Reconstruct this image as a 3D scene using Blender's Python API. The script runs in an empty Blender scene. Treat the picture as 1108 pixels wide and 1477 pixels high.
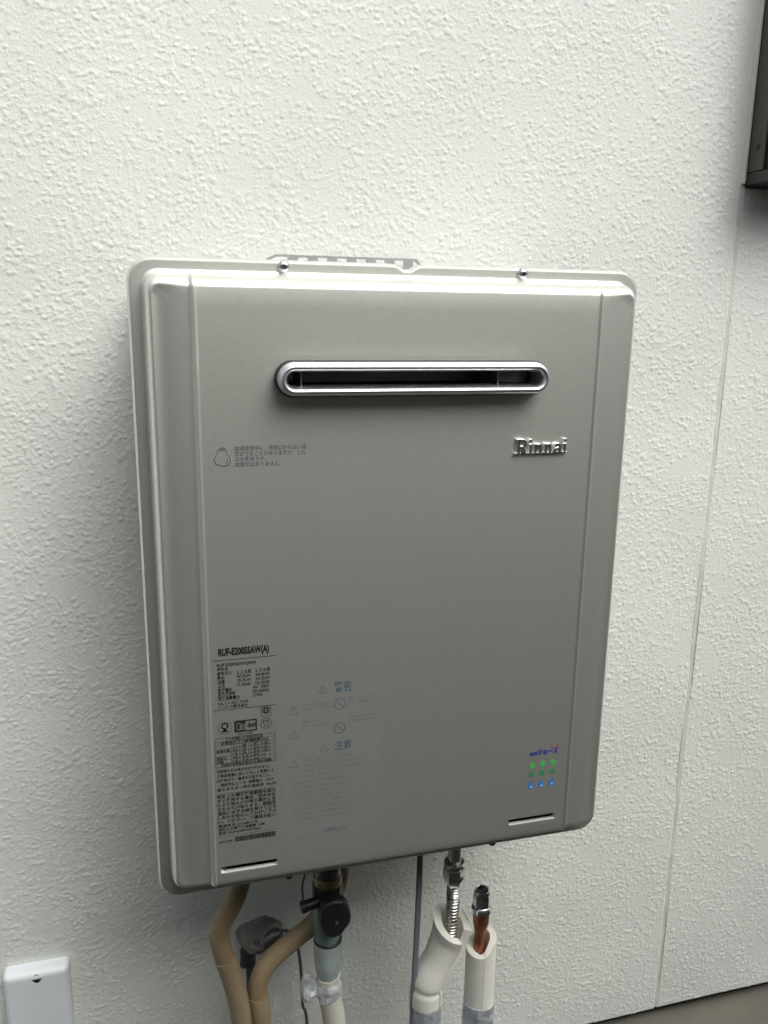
import bpy, bmesh, math, random
import numpy as np
from mathutils import Vector

random.seed(7)
rng = np.random.default_rng(11)
S = bpy.context.scene
COL = S.collection

# ---------------------------------------------------------------- camera, sky, sun, exposure
cam = bpy.data.cameras.new("camera")
cam_o = bpy.data.objects.new("camera", cam)
COL.objects.link(cam_o)
cam_o.location = (-0.22015, -0.93272, 0.25542)
cam_o.rotation_euler = (1.33925647, -0.0144891, -0.2699279)
cam.sensor_fit = 'VERTICAL'
cam.sensor_height = 36.0
cam.sensor_width = 27.0
cam.lens = 29.327
cam.clip_start = 0.02
cam.clip_end = 200
S.camera = cam_o

SUN_EL, SUN_AZ = math.radians(54), math.radians(150)   # azimuth clockwise from +Y (north)
world = bpy.data.worlds.new("World")
S.world = world
world.use_nodes = True
wn = world.node_tree
wn.nodes.clear()
sky = wn.nodes.new('ShaderNodeTexSky')
sky.sky_type = 'NISHITA'
sky.sun_disc = False
sky.sun_elevation = SUN_EL
sky.sun_rotation = SUN_AZ
sky.dust_density = 6.0
sky.ozone_density = 1.0
hs = wn.nodes.new('ShaderNodeHueSaturation')
hs.inputs['Saturation'].default_value = 0.40          # overcast: nearly neutral sky
bg = wn.nodes.new('ShaderNodeBackground')
bg.inputs['Strength'].default_value = 0.13
wo = wn.nodes.new('ShaderNodeOutputWorld')
wn.links.new(sky.outputs[0], hs.inputs['Color'])
wn.links.new(hs.outputs[0], bg.inputs['Color'])
wn.links.new(bg.outputs[0], wo.inputs['Surface'])

sun = bpy.data.lights.new("sun", 'SUN')
sun.energy = 1.25
sun.angle = math.radians(50)
sun.color = (0.985, 1.0, 0.965)
sun_o = bpy.data.objects.new("sun", sun)
COL.objects.link(sun_o)
sd = Vector((math.cos(SUN_EL) * math.sin(SUN_AZ), math.cos(SUN_EL) * math.cos(SUN_AZ), math.sin(SUN_EL)))
sun_o.rotation_euler = sd.to_track_quat('Z', 'Y').to_euler()
sun_o.location = (1, -1, 4)

S.view_settings.view_transform = 'Standard'
S.view_settings.look = 'None'
S.view_settings.exposure = 0.42
S.view_settings.gamma = 1.0
S.view_settings.use_curve_mapping = False
S.cycles.max_bounces = 8
S.cycles.diffuse_bounces = 5
S.cycles.sample_clamp_indirect = 6.0
S.cycles.use_denoising = True

# ---------------------------------------------------------------- materials
MATS = {}
def mat(name, col, rough=0.5, metal=0.0, bump=0.0, bscale=200.0, var=0.0, vscale=20.0,
        trans=0.0, alpha=1.0, coat=0.0, spec=0.5, bdist=0.001, sss=0.0, rvar=0.0):
    if name in MATS:
        return MATS[name]
    m = bpy.data.materials.new(name)
    m.use_nodes = True
    t = m.node_tree
    b = t.nodes['Principled BSDF']
    b.inputs['Base Color'].default_value = (*col, 1)
    b.inputs['Roughness'].default_value = rough
    b.inputs['Metallic'].default_value = metal
    b.inputs['Transmission Weight'].default_value = trans
    b.inputs['Alpha'].default_value = alpha
    b.inputs['Coat Weight'].default_value = coat
    b.inputs['Specular IOR Level'].default_value = spec
    if sss:
        b.inputs['Subsurface Weight'].default_value = sss
        b.inputs['Subsurface Radius'].default_value = (0.01, 0.009, 0.007)
        b.inputs['Subsurface Scale'].default_value = 0.5
    tc = t.nodes.new('ShaderNodeTexCoord')
    if var or rvar:
        n = t.nodes.new('ShaderNodeTexNoise')
        n.inputs['Scale'].default_value = vscale
        n.inputs['Detail'].default_value = 6
        t.links.new(tc.outputs['Object'], n.inputs['Vector'])
        if var:
            r = t.nodes.new('ShaderNodeMapRange')
            r.inputs['From Min'].default_value = 0.3
            r.inputs['From Max'].default_value = 0.7
            r.inputs['To Min'].default_value = 1 - var
            r.inputs['To Max'].default_value = 1 + var
            t.links.new(n.outputs['Fac'], r.inputs['Value'])
            x = t.nodes.new('ShaderNodeVectorMath')
            x.operation = 'SCALE'
            x.inputs[0].default_value = col
            t.links.new(r.outputs[0], x.inputs['Scale'])
            t.links.new(x.outputs[0], b.inputs['Base Color'])
        if rvar:
            r2 = t.nodes.new('ShaderNodeMapRange')
            r2.inputs['From Min'].default_value = 0.3
            r2.inputs['From Max'].default_value = 0.7
            r2.inputs['To Min'].default_value = rough - rvar
            r2.inputs['To Max'].default_value = rough + rvar
            t.links.new(n.outputs['Fac'], r2.inputs['Value'])
            t.links.new(r2.outputs[0], b.inputs['Roughness'])
    if bump:
        n2 = t.nodes.new('ShaderNodeTexNoise')
        n2.inputs['Scale'].default_value = bscale
        n2.inputs['Detail'].default_value = 4
        t.links.new(tc.outputs['Object'], n2.inputs['Vector'])
        bp = t.nodes.new('ShaderNodeBump')
        bp.inputs['Strength'].default_value = bump
        bp.inputs['Distance'].default_value = bdist
        t.links.new(n2.outputs['Fac'], bp.inputs['Height'])
        t.links.new(bp.outputs[0], b.inputs['Normal'])
    MATS[name] = m
    return m

M_STUCCO = mat('stucco_paint', (0.758, 0.787, 0.742), 0.75, bump=0.5, bscale=420, bdist=0.0012, var=0.035, vscale=3.5, spec=0.3)
M_PLAIN = mat('stucco_far', (0.758, 0.787, 0.742), 0.8, bump=1.0, bscale=110, bdist=0.004, var=0.03, vscale=3.5, spec=0.3)
M_SEAL = mat('joint_sealant', (0.66, 0.665, 0.60), 0.7, var=0.12, vscale=30, bump=0.3, bscale=150)
M_PAINT = mat('champagne_metallic_paint', (0.815, 0.822, 0.770), 0.43, metal=0.86, bump=0.04, bscale=1800, bdist=0.0004, var=0.03, vscale=420, rvar=0.012)
M_CASE = mat('casing_paint', (0.34, 0.33, 0.30), 0.5, metal=0.5, var=0.03)
M_SATIN = mat('satin_chrome', (0.80, 0.81, 0.83), 0.36, metal=1.0, rvar=0.03, vscale=60)
M_CHROME = mat('bright_chrome', (0.66, 0.675, 0.69), 0.16, metal=1.0, rvar=0.03, vscale=90)
M_BADGE = mat('badge_silver', (0.90, 0.91, 0.90), 0.24, metal=1.0)
M_ZINC = mat('zinc_plate', (0.62, 0.64, 0.67), 0.28, metal=1.0, var=0.06, vscale=90)
M_BRACKET = mat('bracket_steel', (0.58, 0.59, 0.60), 0.42, metal=0.85, var=0.05)
M_LIP = mat('pale_lip', (0.86, 0.87, 0.86), 0.4, metal=0.4)  # paler and less metallic than the cover paint
M_BLACK = mat('rubber_and_hole_black', (0.012, 0.013, 0.013), 0.55)  # gasket rubber; also the black that stands in for shade inside holes
M_DUCT = mat('duct_inside', (0.035, 0.034, 0.032), 0.5, metal=0.3)
M_VANE = mat('vane_steel', (0.45, 0.45, 0.44), 0.35, metal=1.0)
M_KNOB = mat('black_plastic', (0.014, 0.015, 0.016), 0.45, bump=0.1, bscale=500)
M_INK = mat('black_ink', (0.012, 0.012, 0.012), 0.6)
M_INKGREY = mat('grey_blue_ink', (0.085, 0.10, 0.135), 0.6)
M_INKFAINT = mat('faded_blue_ink', (0.060, 0.115, 0.175), 0.6, alpha=0.48)
M_FILM = mat('clear_sticker', (0.30, 0.36, 0.37), 0.4, alpha=0.06)
M_BLUE = mat('blue_ink', (0.035, 0.05, 0.30), 0.5)
M_RED = mat('red_ink', (0.42, 0.05, 0.06), 0.5)
M_GREEN = mat('green_ink', (0.06, 0.46, 0.12), 0.5)
M_GREEN2 = mat('deep_green_ink', (0.03, 0.27, 0.10), 0.5)
M_DROP = mat('drop_blue_ink', (0.03, 0.20, 0.62), 0.5)
M_DROPL = mat('drop_light_ink', (0.30, 0.55, 0.85), 0.5)
M_TAN = mat('tan_vinyl', (0.27, 0.205, 0.120), 0.5, var=0.10, vscale=22, bump=0.15, bscale=60, bdist=0.003)
M_TAN2 = mat('tan_jacket', (0.285, 0.225, 0.14), 0.55, var=0.12, vscale=35, bump=0.3, bscale=45, bdist=0.004)
M_FOAM = mat('white_foam', (0.80, 0.80, 0.73), 0.7, var=0.05, vscale=30, bump=0.25, bscale=260, bdist=0.0015, sss=0.15)
M_TAPE = mat('aluminium_tape', (0.60, 0.65, 0.71), 0.30, metal=0.45, bump=0.8, bscale=75, bdist=0.006, var=0.08, vscale=40)
M_COPPER = mat('tarnished_copper', (0.33, 0.135, 0.075), 0.42, metal=0.75, var=0.3, vscale=45, bump=0.2, bscale=160, rvar=0.1)
M_STEEL = mat('stainless', (0.62, 0.60, 0.55), 0.22, metal=1.0, var=0.08, vscale=60)
M_CABLE = mat('grey_cable', (0.17, 0.19, 0.215), 0.45, var=0.06)
M_WIRE = mat('dark_grey_wire', (0.085, 0.09, 0.09), 0.5)
M_BRASS = mat('dull_brass', (0.30, 0.25, 0.16), 0.45, metal=0.8, var=0.15, vscale=60)
M_DARKMET = mat('dark_metal', (0.15, 0.155, 0.15), 0.35, metal=0.8, var=0.1, vscale=60)
M_TEAL = mat('teal_film', (0.15, 0.235, 0.225), 0.28, var=0.18, vscale=40, bump=0.6, bscale=70, bdist=0.005, coat=0.3)
M_TEAL2 = mat('pale_teal_film', (0.40, 0.48, 0.46), 0.25, var=0.15, vscale=40, bump=0.7, bscale=60, bdist=0.006, alpha=0.7, coat=0.4)
M_CLEAR = mat('clear_plastic_film', (0.75, 0.80, 0.86), 0.12, bump=1.0, bscale=70, bdist=0.01, alpha=0.55, coat=0.6)
M_PIPEWHITE = mat('white_coated_pipe', (0.62, 0.61, 0.54), 0.5, var=0.08, vscale=25)
M_PUTTY = mat('grey_putty', (0.17, 0.168, 0.145), 0.6, bump=0.9, bscale=75, bdist=0.006, var=0.30, vscale=45)
M_BOX = mat('white_plastic', (0.78, 0.83, 0.86), 0.42, bump=0.04, bscale=900, var=0.015)
M_ALU = mat('dark_bronze_aluminium', (0.045, 0.053, 0.045), 0.4, metal=0.3)
M_GLASS = mat('dark_glass', (0.02, 0.025, 0.025), 0.06, spec=0.6)
M_FOUND = mat('foundation_render', (0.33, 0.315, 0.265), 0.85, var=0.12, vscale=9, bump=0.3, bscale=120)
M_STRIP = mat('dark_base_strip', (0.02, 0.02, 0.018), 0.6)
M_GROUND = mat('concrete_ground', (0.045, 0.046, 0.038), 0.9, var=0.2, vscale=4, bump=0.5, bscale=90)
M_ADDWALL = mat('added_wall_dark', (0.06, 0.061, 0.053), 0.8, var=0.08, vscale=2)

# ---------------------------------------------------------------- helpers
def smooth_by_angle(me, deg=35):
    me.polygons.foreach_set('use_smooth', np.ones(len(me.polygons), bool))
    bm = bmesh.new(); bm.from_mesh(me)
    lim = math.radians(deg)
    for e in bm.edges:
        if len(e.link_faces) == 2 and e.calc_face_angle(0) > lim:
            e.smooth = False
    bm.to_mesh(me); bm.free()

def link(name, me, m, parent=None, smooth=35, fix=True):
    if fix:
        bm = bmesh.new(); bm.from_mesh(me)
        bmesh.ops.recalc_face_normals(bm, faces=bm.faces)
        bm.to_mesh(me); bm.free()
    if m is not None:
        me.materials.append(m)
    if smooth:
        smooth_by_angle(me, smooth)
    o = bpy.data.objects.new(name, me)
    COL.objects.link(o)
    o.parent = parent
    return o

def mesh(name, V, F, m, parent=None, smooth=35, fix=True):
    me = bpy.data.meshes.new(name)
    me.from_pydata([tuple(map(float, v)) for v in V], [], [tuple(map(int, f)) for f in F])
    return link(name, me, m, parent, smooth, fix)

def empty(name, label=None, cat=None, group=None):
    o = bpy.data.objects.new(name, None)
    o.empty_display_size = 0.05
    COL.objects.link(o)
    return tag(o, label, cat, group)

def tag(o, label=None, cat=None, group=None, kind=None):
    if label: o['label'] = label
    if cat: o['category'] = cat
    if group: o['group'] = group
    if kind: o['kind'] = kind
    return o

def loft(rings, cap0=False, cap1=False, wrap=True):
    n = len(rings[0])
    V = [p for r in rings for p in r]
    F = []
    for i in range(len(rings) - 1):
        for j in range(n if wrap else n - 1):
            k = (j + 1) % n
            F.append((i * n + j, i * n + k, (i + 1) * n + k, (i + 1) * n + j))
    if cap0: F.append(tuple(range(n))[::-1])
    if cap1: F.append(tuple((len(rings) - 1) * n + j for j in range(n)))
    return V, F

def merge(*parts):
    V, F = [], []
    for v, f in parts:
        o = len(V)
        V += list(v)
        F += [tuple(i + o for i in q) for q in f]
    return V, F

def boxvf(x0, x1, y0, y1, z0, z1):
    V = [(x, y, z) for x in (x0, x1) for y in (y0, y1) for z in (z0, z1)]
    return V, [(0, 1, 3, 2), (4, 6, 7, 5), (0, 4, 5, 1), (2, 3, 7, 6), (0, 2, 6, 4), (1, 5, 7, 3)]

def box(name, x0, x1, y0, y1, z0, z1, m, parent=None, bev=0.0, seg=2):
    V, F = boxvf(x0, x1, y0, y1, z0, z1)
    me = bpy.data.meshes.new(name)
    me.from_pydata(V, [], F)
    bm = bmesh.new(); bm.from_mesh(me)
    bmesh.ops.recalc_face_normals(bm, faces=bm.faces)
    if bev:
        bmesh.ops.bevel(bm, geom=bm.edges[:], offset=bev, segments=seg, affect='EDGES', profile=0.5)
    bm.to_mesh(me); bm.free()
    return link(name, me, m, parent, 35)

def rrect(x0, x1, z0, z1, r, nc=10, nx=1, nz=1):
    """closed rounded rectangle, counter-clockwise from bottom-left straight"""
    P = []
    def arc(cx, cz, a0):
        for i in range(nc + 1):
            a = math.radians(a0 + 90 * i / nc)
            P.append((cx + r * math.cos(a), cz + r * math.sin(a)))
    def seg(a, b, n):
        for i in range(1, n):
            t = i / n
            P.append((a[0] + (b[0] - a[0]) * t, a[1] + (b[1] - a[1]) * t))
    arc(x0 + r, z0 + r, 180); seg((x0 + r, z0), (x1 - r, z0), nx)
    arc(x1 - r, z0 + r, 270); seg((x1, z0 + r), (x1, z1 - r), nz)
    arc(x1 - r, z1 - r, 0);   seg((x1 - r, z1), (x0 + r, z1), nx)
    arc(x0 + r, z1 - r, 90);  seg((x0, z1 - r), (x0, z0 + r), nz)
    return P

def stadium(cx, cz, hw, r, n=16):
    """hw: half total width"""
    P = []
    for s, a0 in ((1, -90), (-1, 90)):
        for i in range(n + 1):
            a = math.radians(a0 + 180 * i / n)
            P.append((cx + s * (hw - r) + r * math.cos(a), cz + r * math.sin(a)))
    return P

def catmull(pts, per=10):
    P = [np.array(p, float) for p in pts]
    P = [2 * P[0] - P[1]] + P + [2 * P[-1] - P[-2]]
    out = []
    for i in range(1, len(P) - 2):
        for k in range(per):
            t = k / per
            a, b, c, d = P[i - 1], P[i], P[i + 1], P[i + 2]
            out.append(0.5 * (2 * b + (c - a) * t + (2 * a - 5 * b + 4 * c - d) * t * t + (3 * b - a - 3 * c + d) * t ** 3))
    out.append(P[-2])
    return out

def frames(path):
    path = [np.array(p, float) for p in path]
    T = []
    for i in range(len(path)):
        d = path[min(i + 1, len(path) - 1)] - path[max(i - 1, 0)]
        T.append(d / np.linalg.norm(d))
    ref = np.array([0, -1.0, 0])
    out = []
    for t in T:
        u = ref - t * np.dot(ref, t)
        u /= np.linalg.norm(u)
        ref = u
        out.append((u, np.cross(t, u)))
    return out

def tube(path, rad, n=20, cap=True):
    fr = frames(path)
    R = []
    for i, (p, (u, w)) in enumerate(zip(path, fr)):
        r = rad(i / (len(path) - 1)) if callable(rad) else rad
        R.append([np.array(p) + r * (math.cos(2 * math.pi * j / n) * u + math.sin(2 * math.pi * j / n) * w) for j in range(n)])
    return loft(R, cap, cap)

def csleeve(path, ro, ri, gap, gdir, n=28, top_shear=None):
    """foam sleeve with a slit: gap(t) opening angle, gdir: slit direction angle in the (u, w) frame"""
    fr = frames(path)
    R = []
    for i, (p, (u, w)) in enumerate(zip(path, fr)):
        t = i / (len(path) - 1)
        g = gap(t) / 2
        ring = []
        for k in range(n + 1):
            a = gdir + g + (2 * math.pi - 2 * g) * k / n
            ring.append((a, ro))
        for k in range(n, -1, -1):
            a = gdir + g + (2 * math.pi - 2 * g) * k / n
            ring.append((a, ri))
        pts = []
        for a, r in ring:
            q = np.array(p) + r * (math.cos(a) * u + math.sin(a) * w)
            if top_shear:
                q = q + top_shear(t, a)
            pts.append(q)
        R.append(pts)
    return loft(R, True, True)

def lathe(profile, axis_o, axis=(0, 0, 1), n=24, cap=True):
    """profile: list of (h, r)"""
    ax = np.array(axis, float); ax /= np.linalg.norm(ax)
    u = np.cross(ax, (0.3, 1, 0.2)); u /= np.linalg.norm(u)
    w = np.cross(ax, u)
    R = [[np.array(axis_o) + ax * h + r * (math.cos(2 * math.pi * j / n) * u + math.sin(2 * math.pi * j / n) * w) for j in range(n)] for h, r in profile]
    return loft(R, cap, cap)

# ---------------------------------------------------------------- text and flat print
_TXT = []
class Print:
    """collects flat print (text, bars, outlines) lying on the plane y"""
    def __init__(self, y): self.y = y; self.V = []; self.F = []
    def poly(self, pts):
        o = len(self.V); self.V += [(p[0], self.y, p[1]) for p in pts]; self.F.append(tuple(range(o, o + len(pts))))
    def rect(self, x0, x1, z0, z1): self.poly([(x0, z0), (x1, z0), (x1, z1), (x0, z1)])
    def ring(self, outer, inner):
        n = len(outer); o = len(self.V)
        self.V += [(p[0], self.y, p[1]) for p in outer + inner]
        self.F += [(o + i, o + (i + 1) % n, o + n + (i + 1) % n, o + n + i) for i in range(n)]
    def frame(self, x0, x1, z0, z1, t, r=None):
        if r: self.ring(rrect(x0, x1, z0, z1, r, 4), rrect(x0 + t, x1 - t, z0 + t, z1 - t, max(r - t, 1e-5), 4))
        else: self.ring([(x0, z0), (x1, z0), (x1, z1), (x0, z1)], [(x0 + t, z0 + t), (x1 - t, z0 + t), (x1 - t, z1 - t), (x0 + t, z1 - t)])
    def circle(self, x, z, r, t=None, n=24):
        c = [(x + r * math.cos(2 * math.pi * i / n), z + r * math.sin(2 * math.pi * i / n)) for i in range(n)]
        if t is None: self.poly(c)
        else: self.ring(c, [(x + (r - t) * math.cos(2 * math.pi * i / n), z + (r - t) * math.sin(2 * math.pi * i / n)) for i in range(n)])
    def line(self, a, b, t):
        a = np.array(a); b = np.array(b); d = b - a; d /= np.linalg.norm(d); q = np.array((-d[1], d[0])) * t / 2
        self.poly([a - q, b - q, b + q, a + q])
    def tri(self, x, z, s, t):
        P = lambda k: [(x + k * math.cos(math.radians(a)), z + k * math.sin(math.radians(a))) for a in (-30, 90, 210)]
        self.ring(P(s), P(s - 2 * t)); self.rect(x - t / 2, x + t / 2, z - s * .12, z + s * .38); self.rect(x - t / 2, x + t / 2, z - s * .30, z - s * .20)
    def text(self, s, x0, z0, h, w=None, bold=0.0):
        bold = bold * 1.15
        c = bpy.data.curves.new('t', 'FONT')
        c.body = s; c.size = 1.0; c.resolution_u = 2; c.offset = bold
        o = bpy.data.objects.new('t', c); COL.objects.link(o)
        _TXT.append((self, o, x0, z0, h, w))
def bake_text():
    dg = bpy.context.evaluated_depsgraph_get(); dg.update()
    for pr, o, x0, z0, h, w in _TXT:
        me = bpy.data.meshes.new_from_object(o.evaluated_get(dg))
        n = len(me.vertices)
        if n:
            co = np.empty(n * 3); me.vertices.foreach_get('co', co); co = co.reshape(-1, 3)
            xm, xM = co[:, 0].min(), co[:, 0].max()
            sz = h / 0.73
            sx = sz if w is None else w / (xM - xm)
            b = len(pr.V)
            for v in co: pr.V.append((x0 + (v[0] - xm) * sx, pr.y, z0 + v[1] * sz))
            pr.F += [tuple(b + i for i in p.vertices) for p in me.polygons]
        bpy.data.meshes.remove(me)
        c = o.data; bpy.data.objects.remove(o); bpy.data.curves.remove(c)
    _TXT.clear()

# ================================================================ THE SETTING
# ---- stucco wall: real relief on a fine grid
def bandnoise(nz, nx, pitch, lo, hi, ang=0.0, aniso=1.0, seed=0):
    r = np.random.default_rng(seed)
    f = np.fft.rfft2(r.standard_normal((nz, nx)))
    fz = np.fft.fftfreq(nz, pitch)[:, None]; fx = np.fft.rfftfreq(nx, pitch)[None, :]
    ca, sa = math.cos(ang), math.sin(ang)
    k = np.sqrt(((fx * ca + fz * sa) * aniso) ** 2 + (-fx * sa + fz * ca) ** 2)
    g = np.exp(-((np.log(k + 1e-6) - math.log(1 / math.sqrt(lo * hi))) / (0.5 * math.log(hi / lo))) ** 2)
    h = np.fft.irfft2(f * g, s=(nz, nx))
    return h / h.std()

PITCH = 0.00125
def stucco(name, x0, x1, z0, z1, seed, parent, fade=None):
    nx = int(round((x1 - x0) / PITCH)) + 1; nz = int(round((z1 - z0) / PITCH)) + 1
    X = np.linspace(x0, x1, nx); Z = np.linspace(z0, z1, nz)
    r_ = np.random.default_rng(seed)
    c = bandnoise(nz, nx, PITCH, 0.05, 0.18, 0, 1, seed + 2)
    b = bandnoise(nz, nx, PITCH, 0.0038, 0.0060, 1.6, 1.3, seed + 1)
    h = np.zeros((nz, nx))
    acc = np.zeros((nz, nx))
    N = int((x1 - x0) * (z1 - z0) * 112000)
    bx_ = r_.uniform(0, nx - 1, N); bz_ = r_.uniform(0, nz - 1, N)
    keep = r_.uniform(0, 1, N) < 0.62 + 0.24 * c[bz_.astype(int), bx_.astype(int)]
    bx_, bz_ = bx_[keep], bz_[keep]; N = len(bx_)
    ra = r_.gamma(4.0, 0.00028, N) + 0.0007                     # lump half length
    asp = r_.uniform(0.42, 1.0, N); an = r_.normal(0.25, 0.7, N)
    ht = (0.25 + 0.9 * r_.random(N)) * np.clip(ra * asp / 0.0013, 0.45, 1.35)
    for i in range(N):
        k = int(ra[i] / PITCH) + 2
        ix, iz = int(bx_[i]), int(bz_[i])
        xa, xb, za, zb_ = max(ix - k, 0), min(ix + k + 2, nx), max(iz - k, 0), min(iz + k + 2, nz)
        dx = (np.arange(xa, xb) - bx_[i])[None, :] * PITCH; dz = (np.arange(za, zb_) - bz_[i])[:, None] * PITCH
        ca, sa = math.cos(an[i]), math.sin(an[i])
        d2 = ((dx * ca + dz * sa) / ra[i]) ** 2 + ((-dx * sa + dz * ca) / (ra[i] * asp[i])) ** 2
        p_ = ht[i] * np.sqrt(np.clip(1.08 - d2, 0, 1))
        h[za:zb_, xa:xb] = np.maximum(h[za:zb_, xa:xb], p_)
        acc[za:zb_, xa:xb] += p_
    h = (0.8 * h + 0.2 * np.minimum(acc, 1.6) + 0.05 * b) * 0.00052
    if fade is not None:
        h *= fade(X[None, :], Z[:, None])
    h += 0.0006 * bandnoise(nz, nx, PITCH, 0.2, 0.6, 0, 1, seed + 3)
    GX, GZ = np.meshgrid(X, Z)
    co = np.stack([GX, -h, GZ], -1).reshape(-1, 3)
    idx = np.arange(nx * nz).reshape(nz, nx)
    q = np.stack([idx[:-1, :-1], idx[:-1, 1:], idx[1:, 1:], idx[1:, :-1]], -1).reshape(-1, 4)
    # edge returns going back into the wall
    loop = np.concatenate([idx[0, :], idx[1:, -1], idx[-1, -2::-1], idx[-2:0:-1, 0]])
    back = co[loop].copy(); back[:, 1] = 0.016
    nb = len(co); L = len(loop)
    j = np.arange(L); k = (j + 1) % L
    q2 = np.stack([loop[k], loop[j], nb + j, nb + k], -1)
    co = np.concatenate([co, back]); q = np.concatenate([q, q2])
    me = bpy.data.meshes.new(name)
    me.vertices.add(len(co)); me.vertices.foreach_set('co', co.ravel().astype(np.float32))
    me.loops.add(q.size); me.loops.foreach_set('vertex_index', q.ravel().astype(np.int32))
    me.polygons.add(len(q)); me.polygons.foreach_set('loop_start', (np.arange(len(q)) * 4).astype(np.int32))
    sm = np.ones(len(q), bool); sm[-L:] = False
    me.polygons.foreach_set('use_smooth', sm)
    me.update(calc_edges=True)
    me.materials.append(M_STUCCO)
    o = bpy.data.objects.new(name, me); COL.objects.link(o); o.parent = parent
    return o

wall = empty('house_wall', 'cream stucco house wall behind the water heater', 'wall')
SEAM0, SEAM1, BASE = 0.4895, 0.4955, -0.790
def fade_win(X, Z):
    d = np.clip((SEAM0 - 0.004 - X) / 0.02, 0.0, 1) * np.ones_like(Z)
    w = np.clip((Z - 0.37) / 0.06, 0, 1)
    return 1 - (1 - d) * w
stucco('siding_panel', -0.55, SEAM0, BASE, 0.70, 3, wall, fade_win)
stucco('siding_panel', SEAM1, 0.82, BASE, 0.414, 40, wall)
box('joint_sealant', SEAM0 - 0.0004, SEAM1 + 0.0004, 0.0002, 0.012, BASE + 0.002, 0.70, M_SEAL, wall)
box('siding_panel', -3.0, -0.551, 0.0, 0.015, BASE, 3.0, M_PLAIN, wall)
box('siding_panel', -0.550, SEAM0, 0.0, 0.015, 0.701, 3.0, M_PLAIN, wall)
box('siding_panel', 0.821, 3.0, 0.0, 0.015, BASE, 0.414, M_PLAIN, wall)
box('siding_panel', SEAM1, 3.0, 0.0, 0.015, 1.25, 3.0, M_PLAIN, wall)
box('dark_base_strip', -3.0, 3.0, 0.003, 0.019, BASE - 0.007, BASE - 0.0005, M_STRIP, wall)  # thin near-black strip along the bottom edge of the siding
box('foundation', -3.0, 3.0, 0.020, 0.12, -1.25, BASE - 0.001, M_FOUND, wall)

g = mesh('ground', [(-40, -40, -1.2), (40, -40, -1.2), (40, 0.02, -1.2), (-40, 0.02, -1.2)], [(0, 1, 2, 3)], M_GROUND, smooth=0)  # unseen ground added under the pipes and kept dark for the light falloff
tag(g, kind='structure')
nb_ = box('added_shade_wall', -2.2, 4.5, -1.72, -1.60, -1.2, 1.05, M_ADDWALL)  # unseen wall added opposite so the light falls off towards the bottom
tag(nb_, 'added dark wall out of view that cuts the low light on the heater', 'wall')

# ---- window at the upper right: black aluminium frame standing proud of the wall
win = empty('window', 'dark aluminium window frame standing proud of the stucco wall', 'window')
WX, WZ, WY = 0.4945, 0.4165, -0.062
box('jamb', WX, WX + 0.018, -0.030, 0.02, WZ + 0.0145, 1.22, mat('grey_aluminium', (0.085, 0.092, 0.080), 0.45, metal=0.4), win, 0.0015)  # lighter grey than the other frame parts
box('outer_frame', WX + 0.0025, WX + 0.018, WY, -0.0304, WZ + 0.0145, 1.22, mat('black_aluminium', (0.014, 0.016, 0.015), 0.4, metal=0.3), win, 0.0015)
box('jamb', WX + 0.0185, WX + 0.034, WY + 0.020, 0.02, WZ + 0.0245, 1.2, M_ALU, win, 0.0015)
box('sill', WX, 1.5, WY - 0.006, 0.02, WZ, WZ + 0.014, M_ALU, win, 0.002)
box('sill', WX + 0.0185, 1.5, WY + 0.018, 0.02, WZ + 0.0145, WZ + 0.024, M_ALU, win, 0.001)
box('head', WX, 1.5, WY, 0.02, 1.2205, 1.245, M_ALU, win, 0.002)
sash = box('sash_frame', WX + 0.037, WX + 0.075, WY + 0.028, -0.008, WZ + 0.0245, 1.2, M_ALU, win, 0.002)
box('sash_rail', WX + 0.0752, 1.45, WY + 0.028, -0.008, WZ + 0.0245, WZ + 0.075, M_ALU, win, 0.002)
box('pane', WX + 0.0752, 1.45, WY + 0.040, WY + 0.045, WZ + 0.0752, 1.2, M_GLASS, win)
V, F = lathe([(0, 0.0035), (0.0018, 0.0032), (0.0026, 0.0015)], (WX, -0.018, WZ + 0.042), (-1, 0, 0), 12)
mesh('screw', V, F, M_ALU, win)
box('joint_sealant', WX - 0.0045, WX - 0.0003, -0.0035, 0.01, WZ + 0.002, 1.2, mat('pale_sealant', (0.84, 0.83, 0.76), 0.6), win, 0.001)

# ================================================================ WATER HEATER
heater = empty('water_heater', 'champagne grey metallic gas water heater hung on the stucco wall', 'water heater')
YF, YS, YC = -0.2005, 0.0280, 0.0318        # flange plane, bulge height of the sides, of the centre

def ell(t):                                   # 0..1 -> rounded rise
    t = np.clip(t, 0, 1)
    return np.sqrt(1 - (1 - t) ** 2)
FOLD, BEV, BOTX = 0.0122, 0.0125, 0.0075
def ring(d, r, y, curve=0.0, dx=None):
    dx = d if dx is None else dx
    bx = BOTX * min(max((d - 0.004) / 0.008, 0), 1)
    P = rrect(-0.235 + dx, 0.235 - dx, -0.3 + d + bx, 0.3 - d, r, 12, 60, 60)
    out = []
    for x, z in P:
        yy = y
        if d < 0.006 and z > 0.29:
            z -= 0.0048 * math.exp(-((x - 0.0035) / 0.0085) ** 4)
        if curve:
            yy += curve * 0.0040 * min(max(abs(x) - 0.183, 0) / 0.027, 1.0) ** 2
        if d > 0.030 and abs(x) < 0.172:
            yy = YF + 0.004
        out.append((x, yy, z))
    return out
rings = [ring(0.0035, 0.017, -0.186), ring(0.0002, 0.020, -0.1865), ring(0, 0.020, -0.1955), ring(0.0006, 0.0195, -0.1985), ring(0.0020, 0.0185, YF + 0.0003), ring(0.0034, 0.0172, YF), ring(0.0037, 0.017, YF), ring(0.0042, 0.017, YF),
         ring(FOLD - 0.0028, 0.0146, YF), ring(FOLD - 0.002, 0.0145, YF), ring(FOLD - 0.0005, 0.0138, YF - 0.0006)]
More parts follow.
